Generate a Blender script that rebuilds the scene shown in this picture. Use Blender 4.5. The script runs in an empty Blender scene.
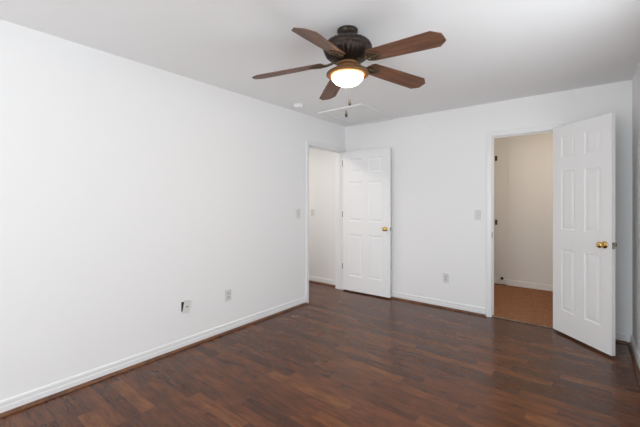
import bpy, bmesh, math, random
from mathutils import Vector, Matrix

random.seed(7)
S = bpy.context.scene
COL = S.collection
PI = math.pi
H = 2.44            # ceiling height
W = 3.177           # room width
YR = -7.2           # rear wall
DH = 2.056          # door opening height

# ------------------------------------------------------------------ camera
cd = bpy.data.cameras.new('camera')
cam = bpy.data.objects.new('camera', cd)
COL.objects.link(cam)
cam.location = (2.82486, -4.21666, 1.31962)
cam.rotation_euler = (PI / 2, 0, 0.66559)
cd.sensor_fit = 'HORIZONTAL'
cd.sensor_width = 36.0
cd.lens = 335.883 / 640 * 36.0
cd.shift_y = -(213.5 - 201.17) / 640
cd.clip_start = 0.05
S.camera = cam

# ------------------------------------------------------------------ world, lights, exposure
world = bpy.data.worlds.new('world')
S.world = world
world.use_nodes = True
world.node_tree.nodes['Background'].inputs['Color'].default_value = (0.75, 0.85, 1.0, 1)
world.node_tree.nodes['Background'].inputs['Strength'].default_value = 1.0
S.view_settings.view_transform = 'Standard'
S.view_settings.look = 'None'
S.view_settings.gamma = 1.0
S.view_settings.use_curve_mapping = False
S.view_settings.exposure = -0.12


def area_light(name, loc, rot, sx, sy, power, color):
    l = bpy.data.lights.new(name, 'AREA')
    l.shape = 'RECTANGLE'
    l.size, l.size_y = sx, sy
    l.energy = power
    l.color = color
    o = bpy.data.objects.new(name, l)
    COL.objects.link(o)
    o.location = loc
    o.rotation_euler = rot
    return o


# daylight entering through the rear window and the right-hand window (both behind the viewer)
WIN = [(1.3, 3.1, 0.05, 2.1)]        # rear wall x0,x1,z0,z1
WINR = (-3.20, -1.60, 0.60, 2.15)       # right wall y0,y1,z0,z1
area_light('rear_daylight_uplight', (2.2, YR + 0.01, 1.07), (math.radians(126), 0, 0), 1.75, 1.95, 110, (0.94, 0.98, 1.0))  # unseen rear opening, sized low and tilted up to brighten the ceiling
area_light('side_window_daylight', (W + 0.025, -2.4, 1.38), (math.radians(91), 0, PI / 2), 1.58, 1.45, 22, (0.94, 0.98, 1.0))
area_light('hall_ceiling_lamp', (-0.75, -1.3, 2.40), (0, 0, 0), 0.3, 0.3, 17, (1.0, 0.94, 0.88))
pl = bpy.data.lights.new('closet_fill', 'POINT')  # unseen point light added to brighten and warm the closet walls
pl.energy = 8.5
pl.color = (1.0, 0.82, 0.62)
pl.shadow_soft_size = 0.06
po = bpy.data.objects.new('closet_fill', pl)
COL.objects.link(po)
po.location = (2.66, 0.62, 1.85)

# ------------------------------------------------------------------ helpers


def tag(o, label=None, cat=None, group=None, kind=None):
    if label: o['label'] = label
    if cat: o['category'] = cat
    if group: o['group'] = group
    if kind: o['kind'] = kind
    return o


def obj(name, bm, mat, parent=None, smooth=False, loc=None, rot=None):
    me = bpy.data.meshes.new(name)
    bmesh.ops.recalc_face_normals(bm, faces=bm.faces[:])
    bm.to_mesh(me)
    bm.free()
    if smooth:
        for p in me.polygons: p.use_smooth = True
    me.materials.append(mat)
    o = bpy.data.objects.new(name, me)
    COL.objects.link(o)
    if parent: o.parent = parent
    if loc: o.location = loc
    if rot: o.rotation_euler = rot
    return o


def empty(name, loc, rz=0, rot=None):
    o = bpy.data.objects.new(name, None)
    o.empty_display_size = 0.1
    COL.objects.link(o)
    o.location = loc
    o.rotation_euler = rot if rot else (0, 0, rz)
    return o


def box(bm, x0, x1, y0, y1, z0, z1, bev=0.0):
    r = bmesh.ops.create_cube(bm, size=1.0)
    vs = r['verts']
    for v in vs:
        v.co = Vector((x0 + (v.co.x + .5) * (x1 - x0), y0 + (v.co.y + .5) * (y1 - y0), z0 + (v.co.z + .5) * (z1 - z0)))
    if bev > 0:
        es = list({e for v in vs for e in v.link_edges})
        bmesh.ops.bevel(bm, geom=es, offset=bev, segments=2, affect='EDGES', profile=0.5)
    return bm


def lathe(bm, prof, n=48, axis='Z', origin=(0, 0, 0), mod=None, cap=True):
    """prof: list of (r, h). mod(i, theta)->radius factor"""
    rings = []
    o = Vector(origin)
    for i, (r, h) in enumerate(prof):
        ring = []
        for k in range(n):
            t = 2 * PI * k / n
            rr = r * (mod(i, t) if mod else 1)
            a, b = rr * math.cos(t), rr * math.sin(t)
            if axis == 'Z': p = Vector((a, b, h))
            elif axis == 'Y': p = Vector((a, h, b))
            else: p = Vector((h, a, b))
            ring.append(bm.verts.new(o + p))
        rings.append(ring)
    for i in range(len(rings) - 1):
        for k in range(n):
            j = (k + 1) % n
            bm.faces.new((rings[i][k], rings[i][j], rings[i + 1][j], rings[i + 1][k]))
    if cap:
        bm.faces.new(rings[0])
        bm.faces.new(rings[-1])
    return bm


def tube(bm, pts, r, n=8, radii=None):
    pts = [Vector(p) for p in pts]
    rings = []
    prev = None
    for i, p in enumerate(pts):
        d = (pts[min(i + 1, len(pts) - 1)] - pts[max(i - 1, 0)]).normalized()
        if prev is None:
            up = Vector((0, 0, 1)) if abs(d.z) < .9 else Vector((1, 0, 0))
            u = d.cross(up).normalized()
        else:
            u = (prev - d * prev.dot(d)).normalized()
        prev = u
        w = d.cross(u)
        rr = radii[i] if radii else r
        rings.append([bm.verts.new(p + (u * math.cos(2 * PI * k / n) + w * math.sin(2 * PI * k / n)) * rr) for k in range(n)])
    for i in range(len(rings) - 1):
        for k in range(n):
            j = (k + 1) % n
            bm.faces.new((rings[i][k], rings[i][j], rings[i + 1][j], rings[i + 1][k]))
    bm.faces.new(rings[0])
    bm.faces.new(rings[-1])
    return bm


def torus(bm, c, R, r, n=20, m=8, flat=1.0):
    c = Vector(c)
    g = []
    for i in range(n):
        t = 2 * PI * i / n
        g.append([bm.verts.new(c + Vector(((R + r * math.cos(2 * PI * k / m)) * math.cos(t), (R + r * math.cos(2 * PI * k / m)) * math.sin(t), flat * r * math.sin(2 * PI * k / m)))) for k in range(m)])
    for i in range(n):
        for k in range(m):
            a, b = (i + 1) % n, (k + 1) % m
            bm.faces.new((g[i][k], g[a][k], g[a][b], g[i][b]))
    return bm


def extrude_profile(bm, prof, A, B):
    """prof list of (out, up); A->B straight path on the floor, 'out' points to the left of A->B"""
    A, B = Vector(A), Vector(B)
    d = (B - A).normalized()
    n = Vector((-d.y, d.x, 0))
    r1 = [bm.verts.new(A + n * o + Vector((0, 0, u))) for o, u in prof]
    r2 = [bm.verts.new(B + n * o + Vector((0, 0, u))) for o, u in prof]
    m = len(prof)
    for i in range(m):
        j = (i + 1) % m
        bm.faces.new((r1[i], r1[j], r2[j], r2[i]))
    bm.faces.new(r1)
    bm.faces.new(r2)
    return bm


# ------------------------------------------------------------------ materials
class NT:
    def __init__(s, name):
        s.m = bpy.data.materials.new(name)
        s.m.use_nodes = True
        s.t = s.m.node_tree
        s.b = s.t.nodes['Principled BSDF']

    def n(s, typ, **kw):
        x = s.t.nodes.new(typ)
        for k, v in kw.items():
            if k.startswith('i_'):
                key = k[2:]
                x.inputs[int(key) if key.isdigit() else key.replace('_', ' ')].default_value = v
            else:
                setattr(x, k, v)
        return x

    def l(s, a, b): s.t.links.new(a, b)

    def math(s, op, a, b=None, c=None):
        x = s.n('ShaderNodeMath', operation=op)
        for i, v in enumerate((a, b, c)):
            if v is None: continue
            if isinstance(v, (int, float)): x.inputs[i].default_value = v
            else: s.l(v, x.inputs[i])
        return x.outputs[0]

    def mix(s, fac, a, b, blend='MIX'):
        x = s.n('ShaderNodeMix', data_type='RGBA', blend_type=blend)
        for idx, v in ((0, fac), (6, a), (7, b)):
            if isinstance(v, (int, float)): x.inputs[idx].default_value = v
            elif isinstance(v, tuple): x.inputs[idx].default_value = v
            else: s.l(v, x.inputs[idx])
        return x.outputs[2]

    def ramp(s, fac, stops):
        x = s.n('ShaderNodeValToRGB')
        e = x.color_ramp.elements
        e[0].position, e[0].color = stops[0]
        e[1].position, e[1].color = stops[-1]
        for p, c in stops[1:-1]:
            q = e.new(p)
            q.color = c
        s.l(fac, x.inputs[0])
        return x.outputs[0]


def srgb(r, g, b):
    f = lambda c: ((c / 255 + .055) / 1.055) ** 2.4 if c > 10 else c / 255 / 12.92
    return (f(r), f(g), f(b), 1)


def plain(name, col, rough=0.5, metal=0.0, bump=0.0, bscale=200, var=0.0, coat=0):
    t = NT(name)
    t.b.inputs['Roughness'].default_value = rough
    t.b.inputs['Metallic'].default_value = metal
    tc = t.n('ShaderNodeTexCoord')
    nz = t.n('ShaderNodeTexNoise', i_Scale=bscale, i_Detail=3.0)
    t.l(tc.outputs['Object'], nz.inputs['Vector'])
    dark = (col[0] * (1 - var), col[1] * (1 - var), col[2] * (1 - var), 1)
    t.l(t.mix(nz.outputs[0], col, dark), t.b.inputs['Base Color'])
    if bump:
        bp = t.n('ShaderNodeBump', i_Strength=bump, i_Distance=0.002)
        t.l(nz.outputs[0], bp.inputs['Height'])
        t.l(bp.outputs[0], t.b.inputs['Normal'])
    return t.m


M_WALL = plain('wall_paint', (0.90, 0.90, 0.90, 1), 0.7, bump=0.01, bscale=25, var=0.006)
M_CEIL = plain('ceiling_paint', (0.93, 0.93, 0.93, 1), 0.8, bump=0.2, bscale=120, var=0.02)
M_CLOSET = plain('closet_paint', (0.86, 0.85, 0.84, 1), 0.6, bump=0.12, bscale=90, var=0.012)
M_TRIM = plain('trim_gloss_white', (0.86, 0.865, 0.87, 1), 0.32, var=0.01, bscale=30)
M_DOOR = plain('door_white', (0.92, 0.922, 0.925, 1), 0.38, bump=0.05, bscale=60, var=0.01)
M_PLATE = plain('switch_plastic', (0.72, 0.72, 0.70, 1), 0.35, bscale=40, var=0.02)
M_PLATE2 = plain('outlet_plastic', (0.62, 0.62, 0.60, 1), 0.4, bscale=40, var=0.02)
M_DARK = plain('dark_slot', (0.02, 0.02, 0.02, 1), 0.6, bscale=60, var=0.2)
M_BRASS = plain('polished_brass', (0.72, 0.50, 0.20, 1), 0.18, 1.0, bscale=60, var=0.1)
M_STEEL = plain('dull_steel', (0.42, 0.41, 0.40, 1), 0.4, 1.0, bscale=60, var=0.2)
M_HINGE = plain('aged_hinge_metal', (0.22, 0.20, 0.18, 1), 0.45, 0.7, bscale=60, var=0.2)
M_IRON = plain('dark_iron', (0.10, 0.075, 0.055, 1), 0.5, 0.6, bscale=60, var=0.3)
M_BRONZE = plain('oil_rubbed_bronze', (0.042, 0.028, 0.021, 1), 0.36, 0.6, bump=0.3, bscale=45, var=0.5)
M_FITTER = plain('lamplit_bronze', (0.22, 0.105, 0.04, 1), 0.5, 0.5, bump=0.15, bscale=30, var=0.3)  # bronze brightened toward orange, the bowl's glow put into its colour
M_ANTIQUE = plain('antique_brass', (0.20, 0.135, 0.075, 1), 0.38, 0.8, bump=0.4, bscale=120, var=0.7)
M_FOB = plain('fob_bronze', (0.018, 0.016, 0.015, 1), 0.5, 0.0, bscale=60, var=0.3)
M_CHAIN = plain('chain_nickel', (0.55, 0.52, 0.48, 1), 0.4, 1.0, bscale=300, var=0.2)
M_TACK = plain('tack_strip', (0.36, 0.29, 0.22, 1), 0.9, bump=1, bscale=60, var=0.7)


def floor_material():
    t = NT('laminate_floor')
    geo = t.n('ShaderNodeNewGeometry')
    sp = t.n('ShaderNodeSeparateXYZ')
    t.l(geo.outputs['Position'], sp.inputs[0])
    X, Y = sp.outputs[0], sp.outputs[1]
    w = 0.088
    row = t.math('FLOOR', t.math('DIVIDE', Y, w))
    fy = t.math('FRACT', t.math('DIVIDE', Y, w))
    wn = t.n('ShaderNodeTexWhiteNoise', noise_dimensions='1D')
    t.l(row, wn.inputs['W'])
    L = t.math('MULTIPLY_ADD', wn.outputs[0], 0.25, 0.50)
    xs = t.math('ADD', t.math('DIVIDE', X, L), t.math('MULTIPLY', wn.outputs[0], 17.3))
    col = t.math('FLOOR', xs)
    fx = t.math('FRACT', xs)
    cv = t.n('ShaderNodeCombineXYZ')
    t.l(col, cv.inputs[0]); t.l(row, cv.inputs[1])
    w2 = t.n('ShaderNodeTexWhiteNoise', noise_dimensions='2D')
    t.l(cv.outputs[0], w2.inputs['Vector'])
    base = t.ramp(w2.outputs[0], [(0.0, srgb(76, 42, 23)), (0.3, srgb(88, 50, 27)), (0.6, srgb(98, 56, 29)), (0.85, srgb(106, 62, 33)), (1.0, srgb(117, 71, 38))])
    # grain stretched along x, different on each strip
    gv = t.n('ShaderNodeCombineXYZ')
    t.l(t.math('MULTIPLY_ADD', w2.outputs[0], 31.0, t.math('MULTIPLY', X, 7.0)), gv.inputs[0])
    t.l(t.math('MULTIPLY', Y, 75.0), gv.inputs[1])
    t.l(t.math('MULTIPLY', w2.outputs[0], 9.0), gv.inputs[2])
    g = t.n('ShaderNodeTexNoise', i_Scale=1.0, i_Detail=5.0, i_Roughness=0.62, i_Distortion=0.6)
    t.l(gv.outputs[0], g.inputs['Vector'])
    gr = t.ramp(g.outputs[0], [(0.26, (0.56, 0.53, 0.52, 1)), (0.5, (0.97, 0.95, 0.94, 1)), (0.74, (1.32, 1.28, 1.22, 1))])
    c1 = t.mix(1.0, base, gr, 'MULTIPLY')
    # cloudier figure
    gv2 = t.n('ShaderNodeCombineXYZ')
    t.l(t.math('MULTIPLY_ADD', w2.outputs[0], 13.0, t.math('MULTIPLY', X, 6.0)), gv2.inputs[0])
    t.l(t.math('MULTIPLY', Y, 18.0), gv2.inputs[1])
    g2 = t.n('ShaderNodeTexNoise', i_Scale=1.0, i_Detail=3.0)
    t.l(gv2.outputs[0], g2.inputs['Vector'])
    gr2 = t.ramp(g2.outputs[0], [(0.3, (0.68, 0.66, 0.66, 1)), (0.7, (1.22, 1.2, 1.18, 1))])
    c2 = t.mix(1.0, c1, gr2, 'MULTIPLY')
    # seams
    ey = t.math('LESS_THAN', t.math('MULTIPLY', t.math('MINIMUM', fy, t.math('SUBTRACT', 1.0, fy)), w), 0.0007)
    ex = t.math('LESS_THAN', t.math('MULTIPLY', t.math('MINIMUM', fx, t.math('SUBTRACT', 1.0, fx)), L), 0.0008)
    seam = t.math('MULTIPLY', t.math('MAXIMUM', ex, ey), 0.55)
    t.l(t.mix(seam, c2, srgb(36, 24, 20)), t.b.inputs['Base Color'])
    t.l(t.math('MULTIPLY_ADD', g2.outputs[0], 0.10, 0.19), t.b.inputs['Roughness'])
    t.b.inputs['Specular IOR Level'].default_value = 0.38
    bp = t.n('ShaderNodeBump', i_Strength=0.008, i_Distance=0.001)
    t.l(g.outputs[0], bp.inputs['Height'])
    t.l(bp.outputs[0], t.b.inputs['Normal'])
    return t.m


def wood_material(name, stops, along='X', sx=3.0, sy=60.0, rough=0.35):
    t = NT(name)
    tc = t.n('ShaderNodeTexCoord')
    oi = t.n('ShaderNodeObjectInfo')
    mp = t.n('ShaderNodeMapping')
    t.l(tc.outputs['Object'], mp.inputs['Vector'])
    mp.inputs['Scale'].default_value = (sx, sy, sy) if along == 'X' else (sy, sx, sy)
    off = t.n('ShaderNodeCombineXYZ')
    t.l(t.math('MULTIPLY', oi.outputs['Random'], 40.0), off.inputs[0])
    t.l(off.outputs[0], mp.inputs['Location'])
    nz = t.n('ShaderNodeTexNoise', i_Scale=1.0, i_Detail=5.0, i_Distortion=0.8, i_Roughness=0.6)
    t.l(mp.outputs[0], nz.inputs['Vector'])
    t.l(t.ramp(nz.outputs[0], stops), t.b.inputs['Base Color'])
    t.b.inputs['Roughness'].default_value = rough
    return t.m


M_FLOOR = floor_material()
M_QROUND = wood_material('walnut_moulding', [(0.3, srgb(74, 45, 30)), (0.7, srgb(128, 84, 54))], 'X', 12, 12, 0.4)
M_BLADE = wood_material('blade_walnut', [(0.28, srgb(66, 42, 30)), (0.5, srgb(104, 68, 48)), (0.72, srgb(134, 92, 64))], 'X', 4, 55, 0.5)


def carpet_material():
    t = NT('carpet')
    tc = t.n('ShaderNodeTexCoord')
    n1 = t.n('ShaderNodeTexNoise', i_Scale=70.0, i_Detail=6.0)
    n2 = t.n('ShaderNodeTexNoise', i_Scale=9.0, i_Detail=3.0)
    t.l(tc.outputs['Object'], n1.inputs['Vector']); t.l(tc.outputs['Object'], n2.inputs['Vector'])
    c = t.ramp(n1.outputs[0], [(0.3, srgb(114, 74, 48)), (0.5, srgb(156, 106, 74)), (0.7, srgb(200, 150, 112))])
    c = t.mix(1.0, c, t.ramp(n2.outputs[0], [(0.3, (0.92, 0.9, 0.88, 1)), (0.7, (1.1, 1.1, 1.1, 1))]), 'MULTIPLY')
    t.l(c, t.b.inputs['Base Color'])
    t.b.inputs['Roughness'].default_value = 0.95
    bp = t.n('ShaderNodeBump', i_Strength=0.8, i_Distance=0.006)
    t.l(n1.outputs[0], bp.inputs['Height'])
    t.l(bp.outputs[0], t.b.inputs['Normal'])
    return t.m


M_CARPET = carpet_material()

t = NT('lit_glass')
t.b.inputs['Base Color'].default_value = (0.95, 0.9, 0.8, 1)
t.b.inputs['Roughness'].default_value = 0.3
t.b.inputs['Emission Color'].default_value = (1.0, 0.74, 0.40, 1)
t.b.inputs['Emission Strength'].default_value = 18.0
tc = t.n('ShaderNodeTexCoord')
sp = t.n('ShaderNodeSeparateXYZ')
t.l(tc.outputs['Object'], sp.inputs[0])
mr = t.n('ShaderNodeMapRange', i_1=-0.299, i_2=-0.325, i_3=0.0, i_4=1.0)
t.l(sp.outputs[2], mr.inputs[0])
t.l(t.ramp(mr.outputs[0], [(0.0, (1.0, 0.45, 0.10, 1)), (0.6, (1.0, 0.68, 0.33, 1)), (1.0, (1.0, 0.76, 0.45, 1))]), t.b.inputs['Emission Color'])
t.l(t.math('MULTIPLY_ADD', mr.outputs[0], 30.0, 2.5), t.b.inputs['Emission Strength'])
M_GLOW = t.m

# ------------------------------------------------------------------ room shell
LY0, LY1 = -0.865, -0.072      # left door opening (on x = 0)
RX0, RX1 = 1.997, 2.612        # right door opening (on y = 0)
T = 0.12
HX = -1.35                      # far side of hall
CY, CX0, CX1 = 1.70, 1.90, 2.98  # closet
CYL, CXL = 1.715, 1.25

bm = bmesh.new(); box(bm, 0, W, YR, 0, -0.1, 0); box(bm, HX, 0, -3.0, 0.03, -0.1, 0); box(bm, RX0, RX1, 0, 0.012, -0.1, 0)
tag(obj('floor', bm, M_FLOOR), 'dark reddish brown strip wood laminate floor', 'floor', kind='structure')
bm = bmesh.new(); box(bm, -0.12, W + 0.12, YR - 0.12, 0.12, H, H + 0.1)
tag(obj('ceiling', bm, M_CEIL), 'smooth white bedroom ceiling', 'ceiling', kind='structure')

bm = bmesh.new()
box(bm, -T, 0, YR, LY0, 0, H); box(bm, -T, 0, LY0, LY1, DH, H); box(bm, -T, 0, LY1, 0.03, 0, H)
tag(obj('wall_left', bm, M_WALL), 'long plain white wall on the left with a doorway at its far end', 'wall', kind='structure')
bm = bmesh.new()
box(bm, 0, RX0, 0, T, 0, H); box(bm, RX0, RX1, 0, T, DH, H); box(bm, RX1, W + T, 0, T, 0, H)
tag(obj('wall_back', bm, M_WALL), 'white back wall behind the ceiling fan, holding the closet doorway', 'wall', kind='structure')
bm = bmesh.new()
y0, y1, z0, z1 = WINR
box(bm, W, W + T, YR, y0, 0, H); box(bm, W, W + T, y0, y1, 0, z0); box(bm, W, W + T, y0, y1, z1, H); box(bm, W, W + T, y1, 0, 0, H)
tag(obj('wall_right', bm, M_WALL), 'white side wall at the far right edge beyond the open closet door', 'wall', kind='structure')
bm = bmesh.new()
x0, x1, z0, z1 = WIN[0]
box(bm, -T, x0, YR - T, YR, 0, H); box(bm, x0, x1, YR - T, YR, 0, z0); box(bm, x0, x1, YR - T, YR, z1, H); box(bm, x1, W + T, YR - T, YR, 0, H)
tag(obj('wall_rear', bm, M_WALL), 'white window wall behind the viewer', 'wall', kind='structure')


def window_frame(name, A, B, z0, z1, label):
    """white sash frame in the opening running from A to B"""
    A, B = Vector(A), Vector(B)
    L = (B - A).length
    ang = math.atan2((B - A).y, (B - A).x)
    r = empty(name, (A.x, A.y, 0), ang)
    bm = bmesh.new()
    e = 0.001
    for a, b, c, d in ((e, .04, z0 + e, z1 - e), (L - .04, L - e, z0 + e, z1 - e), (.04, L - .04, z0 + e, z0 + .04), (.04, L - .04, z1 - .04, z1 - e), (L / 2 - .02, L / 2 + .02, z0 + .04, z1 - .04)):
        box(bm, a, b, -0.03, 0.03, c, d)
    obj('window_frame', bm, M_TRIM, r)
    tag(r, label, 'window', kind='structure')


window_frame('window_1', (x0, YR - .06, 0), (x1, YR - .06, 0), 0.05, 2.1, 'white framed unseen opening behind the viewer, run down to the floor to light the ceiling')
window_frame('window_2', (W + .06, WINR[0], 0), (W + .06, WINR[1], 0), 0.60, 2.15, 'white framed window in the right wall beside the viewer')

# hall beyond the left doorway
bm = bmesh.new(); box(bm, HX - T, -T, 0.03, 0.03 + T, 0, H)
tag(obj('wall_hall', bm, M_WALL), 'white hallway wall seen through the left doorway', 'wall', kind='structure')
bm = bmesh.new(); box(bm, HX - T, HX, -3.0, 0.03, 0, H); box(bm, HX - T, -T, -3.0 - T, -3.0, 0, H)
tag(obj('wall_hall_far', bm, M_WALL), 'far white hallway wall hidden behind the left wall', 'wall', kind='structure')
bm = bmesh.new(); box(bm, HX - T, -T, -3.0 - T, 0.03 + T, H, H + 0.1)
tag(obj('ceiling_hall', bm, M_CEIL), 'white hallway ceiling beyond the left doorway', 'ceiling', kind='structure')
# closet
bm = bmesh.new()
box(bm, CXL - T, CXL, T, CYL + T, 0, H); box(bm, CXL, CX0, CYL, CYL + T, 0, H); box(bm, CX0, CX1, CY, CYL + T, 0, H); box(bm, CX1, CX1 + T, T, CY + T, 0, H)
tag(obj('wall_closet', bm, M_CLOSET), 'plain walls inside the carpeted closet behind the right doorway', 'wall', kind='structure')
bm = bmesh.new(); box(bm, CXL - T, CX1 + T, T, CYL + T, H, H + 0.1)
tag(obj('ceiling_closet', bm, M_CLOSET), 'white ceiling of the closet', 'ceiling', kind='structure')
bm = bmesh.new(); box(bm, CXL, CX1, T, CYL, -0.1, 0); box(bm, RX0, RX1, 0.012, T, -0.1, 0)
tag(obj('floor_closet', bm, M_TACK), 'bare subfloor under the closet carpet', 'floor', kind='structure')

# carpet with a frayed front edge
bm = bmesh.new()
n = 90
fr, bk = [], []
for i in range(n + 1):
    x = RX0 + 0.001 + (RX1 - RX0 - 0.002) * i / n
    y = 0.03 + random.uniform(-0.006, 0.008) + 0.006 * math.sin(i * 0.37)
    fr.append((x, y))
top = [bm.verts.new((x, y, 0.013)) for x, y in fr]
low = [bm.verts.new((x, y - 0.004, 0.001)) for x, y in fr]
mid = [bm.verts.new((x, T + 0.001, 0.014)) for x, y in fr]
for i in range(n):
    bm.faces.new((top[i], top[i + 1], mid[i + 1], mid[i]))
    bm.faces.new((low[i], low[i + 1], top[i + 1], top[i]))
box(bm, CX0, CX1 - .001, T + .001, CY - .001, 0.001, 0.014); box(bm, CXL + .001, CX0, T + .001, CYL - .001, 0.001, 0.014)
tag(obj('carpet', bm, M_CARPET), 'orange brown short pile carpet covering the closet floor', 'carpet', kind='structure')
bm = bmesh.new()
pts = []
for i in range(46):
    pts.append((RX0 + .006 + (RX1 - RX0 - .012) * i / 45, 0.014 + random.uniform(-.004, .004), 0.004 + random.uniform(0, .002)))
tube(bm, pts, 0.004, 6, radii=[random.uniform(.003, .0085) for _ in pts])
tag(obj('trim_1', bm, M_TACK), 'frayed pale carpet edge strip across the closet threshold', 'threshold', kind='structure')

# ------------------------------------------------------------------ baseboards and quarter rounds
BP = [(0, 0), (.013, 0), (.013, .052), (.010, .055), (.0095, .060), (.0105, .063), (.0105, .078), (.0085, .085), (.005, .089), (0, .09)]
QP = [(.0, .0)] + [(0.020 * math.cos(a), 0.020 * math.sin(a)) for a in [i * PI / 12 for i in range(7)]]


def base(name, A, B, label):
    bm = bmesh.new(); extrude_profile(bm, BP, A, B)
    return tag(obj(name, bm, M_TRIM), label, 'baseboard', kind='structure')


def qround(name, A, B, label, h=1.0):
    A, B = Vector(A), Vector(B)
    d = (B - A).normalized(); n = Vector((-d.y, d.x, 0))
    bm = bmesh.new(); extrude_profile(bm, [(o * h + .0135, u) for o, u in QP], A, B)
    return tag(obj(name, bm, M_QROUND), label, 'shoe moulding', kind='structure')


CW = 0.058
e = 0.0005
base('baseboard_left', (e, LY0 - CW, 0), (e, YR, 0), 'white moulded baseboard along the long left wall')
base('baseboard_back', (RX0 - CW, -e, 0), (0.02, -e, 0), 'white moulded baseboard on the back wall between the two doors')
base('baseboard_back_corner', (W - .014, -e, 0), (RX1 + CW, -e, 0), 'short white baseboard behind the open closet door')
base('baseboard_right', (W - e, YR, 0), (W - e, -0.014, 0), 'white baseboard along the right wall')
base('baseboard_rear', (0.014, YR + e, 0), (W - .014, YR + e, 0), 'white baseboard behind the viewer')
base('baseboard_hall', (-T - .02, .03 - e, 0), (HX, .03 - e, 0), 'white baseboard on the hallway wall seen through the left doorway')
base('baseboard_closet_back', (CX1, CY - e, .012), (CX0 - .013, CY - e, .012), 'white baseboard on the closet back wall above the carpet')
base('baseboard_closet_recess', (CX0 - .001, CYL - e, .012), (CXL, CYL - e, .012), 'white baseboard in the shaded recess of the closet')
qround('trim_2', (e, LY0 - CW, 0), (e, YR, 0), 'brown wood shoe moulding below the left baseboard')
qround('trim_3', (RX0 - CW, -e, 0), (0.04, -e, 0), 'brown wood shoe moulding below the back wall baseboard')
qround('trim_4', (W - .034, -e, 0), (RX1 + CW, -e, 0), 'brown wood shoe moulding behind the open closet door')
qround('trim_5', (W - e, YR, 0), (W - e, -.0135, 0), 'brown wood shoe moulding at the foot of the right wall', 1.1)
qround('trim_6', (-T - .02, .03 - e, 0), (HX, .03 - e, 0), 'thin brown shoe moulding in the hallway', .7)

# ------------------------------------------------------------------ door casings and jambs
CPF = [(0.004, 0), (0.004, .010), (.010, .0125), (.020, .0135), (.024, .0165), (.050, .0175), (.056, .0155), (.058, .011), (.058, 0)]


def casing(name, a0, a1, ztop, place, label):
    """frame round an opening from a0 to a1; place(a, out, z) -> world point"""
    bm = bmesh.new()
    st = []
    for s in range(4):
        ring = []
        for u, v in CPF:
            u2 = u - 0.004
            if s == 0: q = (a0 - u2, v, 0)
            elif s == 1: q = (a0 - u2, v, ztop + u2)
            elif s == 2: q = (a1 + u2, v, ztop + u2)
            else: q = (a1 + u2, v, 0)
            ring.append(bm.verts.new(place(*q)))
        st.append(ring)
    m = len(CPF)
    for s in range(3):
        for i in range(m):
            j = (i + 1) % m
            bm.faces.new((st[s][i], st[s][j], st[s + 1][j], st[s + 1][i]))
    bm.faces.new(st[0]); bm.faces.new(st[3])
    return tag(obj(name, bm, M_TRIM), label, 'door trim', kind='structure')


casing('trim_7', LY0, LY1, DH, lambda a, o, z: (e + o, a, z), 'white casing round the left doorway')
casing('trim_8', RX0, RX1, DH, lambda a, o, z: (a, -e - o, z), 'white casing round the closet doorway')


def jamb(name, a0, a1, place_box, label):
    bm = bmesh.new()
    j = 0.004
    # lining, then the stop strip
    place_box(bm, a0, a0 + j, 0, T, 0, DH); place_box(bm, a1 - j, a1, 0, T, 0, DH); place_box(bm, a0 + j, a1 - j, 0, T, DH - j, DH)
    s0, s1, p = 0.04, 0.072, 0.014
    place_box(bm, a0 + j, a0 + p, s0, s1, 0, DH - j); place_box(bm, a1 - p, a1 - j, s0, s1, 0, DH - j); place_box(bm, a0 + p, a1 - p, s0, s1, DH - p, DH - j)
    return tag(obj(name, bm, M_TRIM), label, 'door frame', kind='structure')


jamb('trim_9', LY0, LY1, lambda bm, a, b, d0, d1, z0, z1: box(bm, -d1, -d0, a, b, z0, z1), 'white jamb lining of the left doorway')
jamb('trim_10', RX0, RX1, lambda bm, a, b, d0, d1, z0, z1: box(bm, a, b, d0, d1, z0, z1), 'white jamb lining of the closet doorway')
# hall-side casing edge at the hinge jamb
bm = bmesh.new(); box(bm, -T - .014, -T, LY1, 0.015, 0, DH + .05, .002)
tag(obj('trim_11', bm, M_TRIM), 'narrow white casing on the hallway side of the left doorway', 'door trim', kind='structure')

# ------------------------------------------------------------------ six-panel doors
PZ = [(0.215, 0.825), (1.01, 1.59), (1.715, 1.925)]


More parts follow.
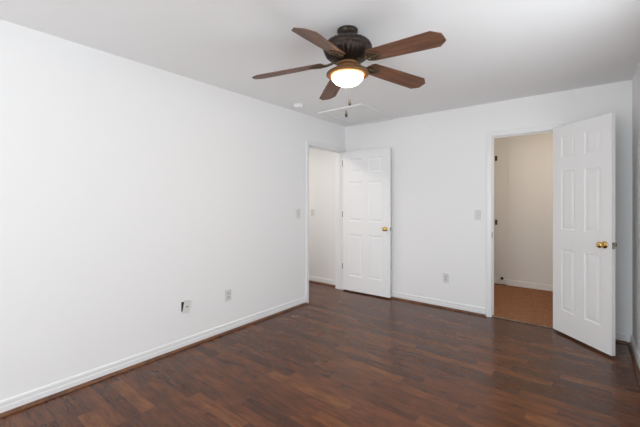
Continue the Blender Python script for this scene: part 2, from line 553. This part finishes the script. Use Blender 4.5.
def make_door(name, w, h, t, pin, ang, label, side):
    """leaf in local coords: x 0..w from the hinge, y 0..t away from the pin face (local y=0 = face through the pin), z"""
    root = empty(name, pin, ang)
    tag(root, label, 'door', kind='structure')
    bm = bmesh.new()
    st = 0.098 if w < .7 else 0.108
    mu = 0.095
    pw = (w - 2 * st - mu) / 2
    xs = [(st, st + pw), (st + pw + mu, w - st)]
    gx = [0, xs[0][0], xs[0][1], xs[1][0], xs[1][1], w]
    gz = [0]
    for a, b in PZ: gz += [a * h / 2.028, b * h / 2.028]
    gz += [h]
    for yy, sgn in ((0, 1), (t, -1)):
        for i in range(5):
            for k in range(len(gz) - 1):
                x0, x1, z0, z1 = gx[i], gx[i + 1], gz[k], gz[k + 1]
                if i in (1, 3) and k % 2 == 1:
                    prev = None
                    for ins, dep in ((0, 0), (.005, .0015), (.013, .006), (.020, .0065), (.042, .0025), (.045, .002)):
                        ring = [bm.verts.new((a, yy + sgn * dep, b)) for a, b in ((x0 + ins, z0 + ins), (x1 - ins, z0 + ins), (x1 - ins, z1 - ins), (x0 + ins, z1 - ins))]
                        if prev:
                            for q in range(4):
                                bm.faces.new((prev[q], prev[(q + 1) % 4], ring[(q + 1) % 4], ring[q]))
                        prev = ring
                    bm.faces.new(prev)
                else:
                    bm.faces.new([bm.verts.new((a, yy, b)) for a, b in ((x0, z0), (x1, z0), (x1, z1), (x0, z1))])
    for q in (((0, 0), (0, t)), ((w, 0), (w, t))):
        bm.faces.new([bm.verts.new(c) for c in ((q[0][0], q[0][1], 0), (q[1][0], q[1][1], 0), (q[1][0], q[1][1], h), (q[0][0], q[0][1], h))])
    for z in (0, h):
        bm.faces.new([bm.verts.new(c) for c in ((0, 0, z), (w, 0, z), (w, t, z), (0, t, z))])
    bmesh.ops.remove_doubles(bm, verts=bm.verts[:], dist=1e-5)
    obj('door_panel', bm, M_DOOR, root)
    kx, kz = w - .062, 0.925
    # knobs on both faces
    for face, sg in ((0, -1), (t, 1)):
        bm = bmesh.new()
        K = [(.001, .0), (.032, .0), (.032, .003), (.029, .007), (.020, .009), (.013, .012), (.011, .020), (.012, .026), (.019, .030), (.0255, .037), (.028, .046), (.0265, .054), (.021, .060), (.012, .0635), (.001, .0645)]
        if (face == 0 and side == 'flat'):
            K = [(a, b * .72) for a, b in K]
        lathe(bm, [(r, face + sg * hh) for r, hh in K], 28, 'Y', (kx, 0, kz))
        tag(obj('door_knob', bm, M_BRASS, root, True), 'round polished brass knob')
    # latch plate with bolt in the free edge
    bm = bmesh.new()
    box(bm, w, w + .0015, t / 2 - .0125, t / 2 + .0125, kz - .028, kz + .028)
    lp = tag(obj('latch_plate', bm, M_STEEL, root), 'grey metal latch plate in the door edge')
    bm = bmesh.new()
    box(bm, w + .0015, w + .014, t / 2 - .007, t / 2 + .007, kz - .009, kz + .009, .003)
    obj('latch_bolt', bm, M_STEEL, lp)
    # three hinges: knuckle at the pin + leaf
    for hz in (0.34, 1.11, h - .16):
        bm = bmesh.new()
        lathe(bm, [(.001, hz - .045), (.0055, hz - .044), (.0055, hz + .044), (.001, hz + .045)], 12, 'Z', (-.004, -.004, 0))
        box(bm, -.0016, .0, .002, t - .004, hz - .043, hz + .043)
        if name == 'door_1': box(bm, -.018, -.0016, t - .012, t - .008, hz - .043, hz + .043)
        tag(obj('hinge', bm, M_HINGE, root), 'grey metal butt hinge')
    return root


make_door('door_1', 0.752, 2.022, .035, (0.022, LY1 + .006, 0.018), math.radians(1.2), 'open white six-panel door lying back against the far end of the back wall', 'flat')
# this leaf sits with its visible face away from the wall
bpy.data.objects['door_1'].scale = (1, -1, 1)
make_door('door_2', 0.620, 2.042, .035, (RX1 - .010, -.020, 0.020), math.radians(-45.8), 'narrow white six-panel closet door standing half open at the right', 'full')
bpy.data.objects['door_2'].scale = (1, -1, 1)

# strike plate on the closet jamb
bm = bmesh.new(); box(bm, RX0 + .004, RX0 + .0055, .008, .030, .90, .965, .0003); box(bm, RX0 + .0055, RX0 + .006, .013, .024, .918, .948)
tag(obj('strike_plate', bm, M_DARK), 'small dark strike plate on the left jamb of the closet doorway', 'strike plate')

# ------------------------------------------------------------------ switches and outlets
def plate_bm(w=.070, h=.114, t=.006):
    bm = bmesh.new(); box(bm, -w / 2, w / 2, -t, 0, -h / 2, h / 2, .002)
    return bm


def switch(loc, rz, label, mat=M_PLATE):
    r = empty('light_switch', loc, rz)
    tag(r, label, 'light switch')
    obj('wall_plate', plate_bm(), mat, r)
    bm = bmesh.new(); box(bm, -.0085, .0085, -.0075, -.006, -.015, .015); obj('switch_slot', bm, M_PLATE2, r)
    bm = bmesh.new(); box(bm, -.004, .004, -.016, -.0075, -.002, .010, .001); obj('toggle', bm, mat, r)
    for z in (-.03, .03):
        bm = bmesh.new(); lathe(bm, [(.003, -.006), (.003, -.0068), (.0005, -.007)], 10, 'Y', (0, 0, z))
        obj('screw', bm, M_STEEL, r)


def outlet(loc, rz, label):
    r = empty('power_outlet', loc, rz)
    tag(r, label, 'outlet')
    obj('wall_plate', plate_bm(), M_PLATE, r)
    for z in (-.02, .02):
        bm = bmesh.new(); lathe(bm, [(.0165, -.006), (.0165, -.0078), (.0155, -.0084)], 24, 'Y', (0, 0, z))
        s = obj('socket', bm, M_PLATE2, r)
        bm = bmesh.new()
        for x in (-.006, .006): box(bm, x - .0011, x + .0011, -.0088, -.0084, z - .0015, z + .008)
        lathe(bm, [(.0024, -.0084), (.0024, -.0088)], 10, 'Y', (0, 0, z - .0075))
        obj('socket_slots', bm, M_DARK, s)


# plate faces local -y ; left wall normal +x -> rz = +90deg
switch((e, -1.066, 1.16), PI / 2, 'white toggle light switch on the left wall near the doorway')
switch((1.856, -e, 1.16), 0, 'white toggle light switch beside the closet doorway')
switch((-0.66, .03 - e, 1.13), 0, 'light switch on the hallway wall seen through the left doorway', M_PLATE)
outlet((e, -2.122, .372), PI / 2, 'white power outlet low on the left wall nearer the doorway')
outlet((1.489, -e, .372), 0, 'white power outlet low on the back wall between the doors')
r = empty('cable_plate', (e, -2.590, .377), rot=(0, 0, PI / 2))
tag(r, 'crooked pale cable plate hanging off a dark hole low on the left wall', 'wall plate')
bm = bmesh.new(); box(bm, -.034, .020, -.0012, 0, -.045, .040); obj('wall_hole', bm, M_DARK, r)
o = obj('wall_plate', plate_bm(.066, .112, .005), M_PLATE, r)
o.location = (.014, -.006, -.008); o.rotation_euler = (math.radians(-4), math.radians(13), 0)
bm = bmesh.new(); lathe(bm, [(.0055, -.005), (.0055, -.010), (.004, -.011), (.004, -.015), (.002, -.015)], 14, 'Y'); c = obj('cable_jack', bm, M_IRON, o)

# ------------------------------------------------------------------ closet fittings
for x, z, lab in ((1.730, 2.000, 'small dark metal bracket high on the closet wall by the jamb'), (1.730, 0.985, 'small dark metal bracket at knob height on the closet wall by the jamb')):
    bm = bmesh.new()
    box(bm, -.016, .016, 0, .004, -.040, .040, .001)
    tube(bm, [(0, .003, .022), (0, .018, .022), (0, .026, .014), (0, .024, .004), (0, .014, .0)], .0085, 8)
    tube(bm, [(0, .003, -.024), (0, .018, -.024), (0, .024, -.014)], .008, 8)
    tag(obj('wall_bracket', bm, M_IRON, loc=(x, CYL - .001, z), rot=(0, 0, PI)), lab, 'bracket', 'closet wall brackets')
for o in [q for q in COL.objects if q.name.startswith('wall_bracket')]:
    o.rotation_euler = (0, 0, PI)
r = empty('door_stop', (1.82, CYL - .001, .112), rot=(0, 0, -PI / 2))
tag(r, 'dark round rubber door stop above the closet baseboard', 'door stop')
bm = bmesh.new(); lathe(bm, [(.012, 0), (.012, .004), (.005, .006), (.005, .03)], 16, 'X'); obj('stem', bm, M_STEEL, r)
bm = bmesh.new(); lathe(bm, [(.010, .029), (.021, .031), (.022, .042), (.017, .047)], 16, 'X'); obj('rubber_tip', bm, M_DARK, r)
bm = bmesh.new()
tube(bm, [(1.72 + i * .009, 1.665 - .03 * math.sin(i * .35) - .002 * i, .020 + .004 * math.sin(i)) for i in range(20)], .005, 6)
tag(obj('cable', bm, M_DARK), 'thin dark cable lying on the carpet at the closet baseboard', 'cable')

# ------------------------------------------------------------------ attic hatch and smoke detector
r = empty('attic_hatch', (0, 0, H))
tag(r, 'square white attic hatch with flat trim in the far ceiling corner', 'ceiling hatch')
hx0, hx1, hy0, hy1 = 0.185, 0.825, -0.905, -0.03
tw = .045
for nm, (a, b, c, d) in (('hatch_trim', (hx0, hx1, hy0, hy0 + tw)), ('hatch_trim', (hx0, hx1, hy1 - tw, hy1)), ('hatch_trim', (hx0, hx0 + tw, hy0 + tw, hy1 - tw)), ('hatch_trim', (hx1 - tw, hx1, hy0 + tw, hy1 - tw))):
    bm = bmesh.new(); box(bm, a, b, c, d, -.018 if c == hy0 and d == hy0 + tw else -.012, -.0005, .0015)
    obj(nm, bm, M_TRIM, r)
bm = bmesh.new(); box(bm, hx0 + tw, hx1 - tw, hy0 + tw, hy1 - tw, -.004, -.0005)
obj('hatch_panel', bm, M_CEIL, r)

r = empty('smoke_detector', (0.216, -1.29, H))
tag(r, 'small round white smoke detector on the ceiling near the left wall', 'smoke detector')
bm = bmesh.new(); lathe(bm, [(.068, -.0005), (.068, -.010), (.060, -.012)], 36); obj('base', bm, M_CEIL, r, True)
bm = bmesh.new(); lathe(bm, [(.058, -.012), (.060, -.018), (.056, -.030), (.040, -.036), (.001, -.037)], 36); obj('cover', bm, M_CEIL, r, True)

# ------------------------------------------------------------------ ceiling fan
FX, FY = 1.608, -2.375
fan = empty('ceiling_fan', (FX, FY, H))
tag(fan, 'bronze ceiling fan with five walnut blades and a glowing glass bowl light', 'ceiling fan')
Z = lambda z: z - H
bm = bmesh.new()
lathe(bm, [(.062, -.0005), (.068, -.003), (.068, -.014), (.063, -.018), (.062, -.046), (.066, -.050), (.066, -.056), (.060, -.058)], 40)
obj('canopy', bm, M_BRONZE, fan, True)
hp = [(.060, -.055), (.075, -.057), (.083, -.062), (.085, -.068), (.100, -.072), (.118, -.078), (.138, -.089), (.151, -.101), (.157, -.112), (.1600, -.118), (.1600, -.127), (.154, -.131), (.154, -.135), (.150, -.150), (.139, -.168), (.121, -.186), (.099, -.200), (.084, -.207), (.074, -.213), (.060, -.217)]


def flute(i, t):
    if 2 <= i <= 3: return 1 + .035 * math.cos(26 * t)
    if 4 <= i <= 7: return 1 + .045 * abs(math.sin(13 * t)) ** .5 - .03
    if 12 <= i <= 17: return 1 + (.075 if i in (14, 15, 16) else .04) * (abs(math.sin(14 * t)) ** .6 - .6)
    return 1


bm = bmesh.new()
lathe(bm, hp, 180, mod=flute)
obj('motor_housing', bm, M_BRONZE, fan, True)
bm = bmesh.new()
lathe(bm, [(.062, -.214), (.070, -.218), (.072, -.226), (.066, -.232), (.056, -.236), (.054, -.242), (.054, -.262), (.058, -.266)], 40)
obj('switch_housing', bm, M_FITTER, fan, True)
bm = bmesh.new()
lathe(bm, [(.050, -.262), (.066, -.264), (.090, -.268), (.114, -.273), (.131, -.280), (.138, -.288), (.138, -.295), (.131, -.300), (.112, -.304), (.106, -.299)], 56)
fit = obj('light_fitter', bm, M_FITTER, fan, True)
bm = bmesh.new()
gp = [(.104, -.298)] + [(.104 * math.cos(a), -.302 - .064 * math.sin(a)) for a in [i * PI / 2 / 12 for i in range(12)]] + [(.003, -.366)]
lathe(bm, gp, 48)
tag(obj('glass_bowl', bm, M_GLOW, fan, True), 'glowing warm white glass bowl')

PITCH = -12
ANG0 = -6.3


def blade_bm():
    bm = bmesh.new()
    L0, L1 = 0.0, 0.483
    out = [(L0 + .018, -.058), (L0, -.040), (L0, .040), (L0 + .018, .058), (.20, .065), (.436, .071), (L1 - .003, .034), (L1, .026), (L1, -.026), (L1 - .003, -.034), (.436, -.071), (.20, -.065)]
    th = .0055
    a = [bm.verts.new((x, y, -th / 2)) for x, y in out]
    b = [bm.verts.new((x, y, th / 2)) for x, y in out]
    bm.faces.new(a); bm.faces.new(b)
    n = len(out)
    for i in range(n):
        bm.faces.new((a[i], a[(i + 1) % n], b[(i + 1) % n], b[i]))
    return bm


def arm_bm():
    """arm from hub plus pierced scroll plate under the blade root; local x radial, origin at blade root"""
    bm = bmesh.new()
    z = -.0075
    tube(bm, [(-.118, 0, .012), (-.09, 0, .006), (-.06, 0, -.004), (-.03, 0, -.009), (.0, 0, -.009)], .008, 8, radii=[.010, .009, .0075, .008, .010])
    for s in (-1, 1):
        torus(bm, (.002, s * .020, z), .015, .0045, 18, 8)
        torus(bm, (.036, s * .022, z), .013, .0042, 18, 8)
        torus(bm, (.020, s * .036, z), .008, .0035, 14, 6)
        torus(bm, (.062, s * .011, z), .010, .0038, 16, 6)
        tube(bm, [(-.02, 0, z), (-.012, s * .022, z), (.008, s * .040, z), (.034, s * .040, z), (.058, s * .026, z), (.088, 0, z)], .0042, 6)
    tube(bm, [(-.03, 0, z), (.03, 0, z - .002), (.092, 0, z)], .005, 8, radii=[.007, .006, .002])
    for x, y in ((.018, 0), (.05, .0), (.02, .027), (.02, -.027)):
        lathe(bm, [(.006, z - .002), (.006, z - .006), (.003, z - .008)], 10, 'Z', (x, y, 0))
    return bm


# each blade: (azimuth offset, droop deg)
BL = [(0.8, 5.1), (-1.0, 5.0), (1.8, 5.2), (-.6, 7.0), (0.5, 8)]
R0 = 0.165
blade_me = arm_me = None
for k in range(5):
    az = math.radians(ANG0 + 72 * k + BL[k][0])
    M = Matrix.Rotation(az, 4, 'Z') @ Matrix.Translation((R0, 0, -.219)) @ Matrix.Rotation(math.radians(BL[k][1]), 4, 'Y') @ Matrix.Rotation(math.radians(PITCH - (4 if k == 4 else 0)), 4, 'X')
    if k == 0:
        b = obj('blade', blade_bm(), M_BLADE, fan); a = obj('blade_arm', arm_bm(), M_ANTIQUE, fan, True)
        b0, a0 = b, a
    else:
        b = b0.copy(); COL.objects.link(b); b.parent = fan
        a = a0.copy(); COL.objects.link(a); a.parent = fan
    b.matrix_local = M
    a.matrix_local = M
tag(b0, 'walnut veneer fan blade')

# pull chains with fobs
RV = Vector((math.cos(.66559), math.sin(.66559), 0))   # picture-right direction at the fan
FV = Vector((-math.sin(.66559), math.cos(.66559), 0))
for s, fwd, zb in ((.002, .128, 1.930), (.0255, .128, 2.010)):
    p = RV * s + FV * fwd
    bm = bmesh.new()
    zt, z = -.298, Z(zb) + .020
    q = RV * s + FV * .126
    while z < zt:
        bmesh.ops.create_uvsphere(bm, u_segments=6, v_segments=4, radius=.0011, matrix=Matrix.Translation((p.x, p.y, z)))
        z += .0036
    ch = tag(obj('pull_chain', bm, M_CHAIN, fan, True), 'fine beaded metal pull chain')
    bm = bmesh.new()
    lathe(bm, [(.002, .022), (.004, .019), (.005, .010), (.0075, .0), (.0098, -.012), (.0098, -.020), (.007, -.026), (.001, -.028)], 14, 'Z', (p.x, p.y, Z(zb)))
    tag(obj('chain_fob', bm, M_FOB, ch, True), 'small dark bell shaped fob')
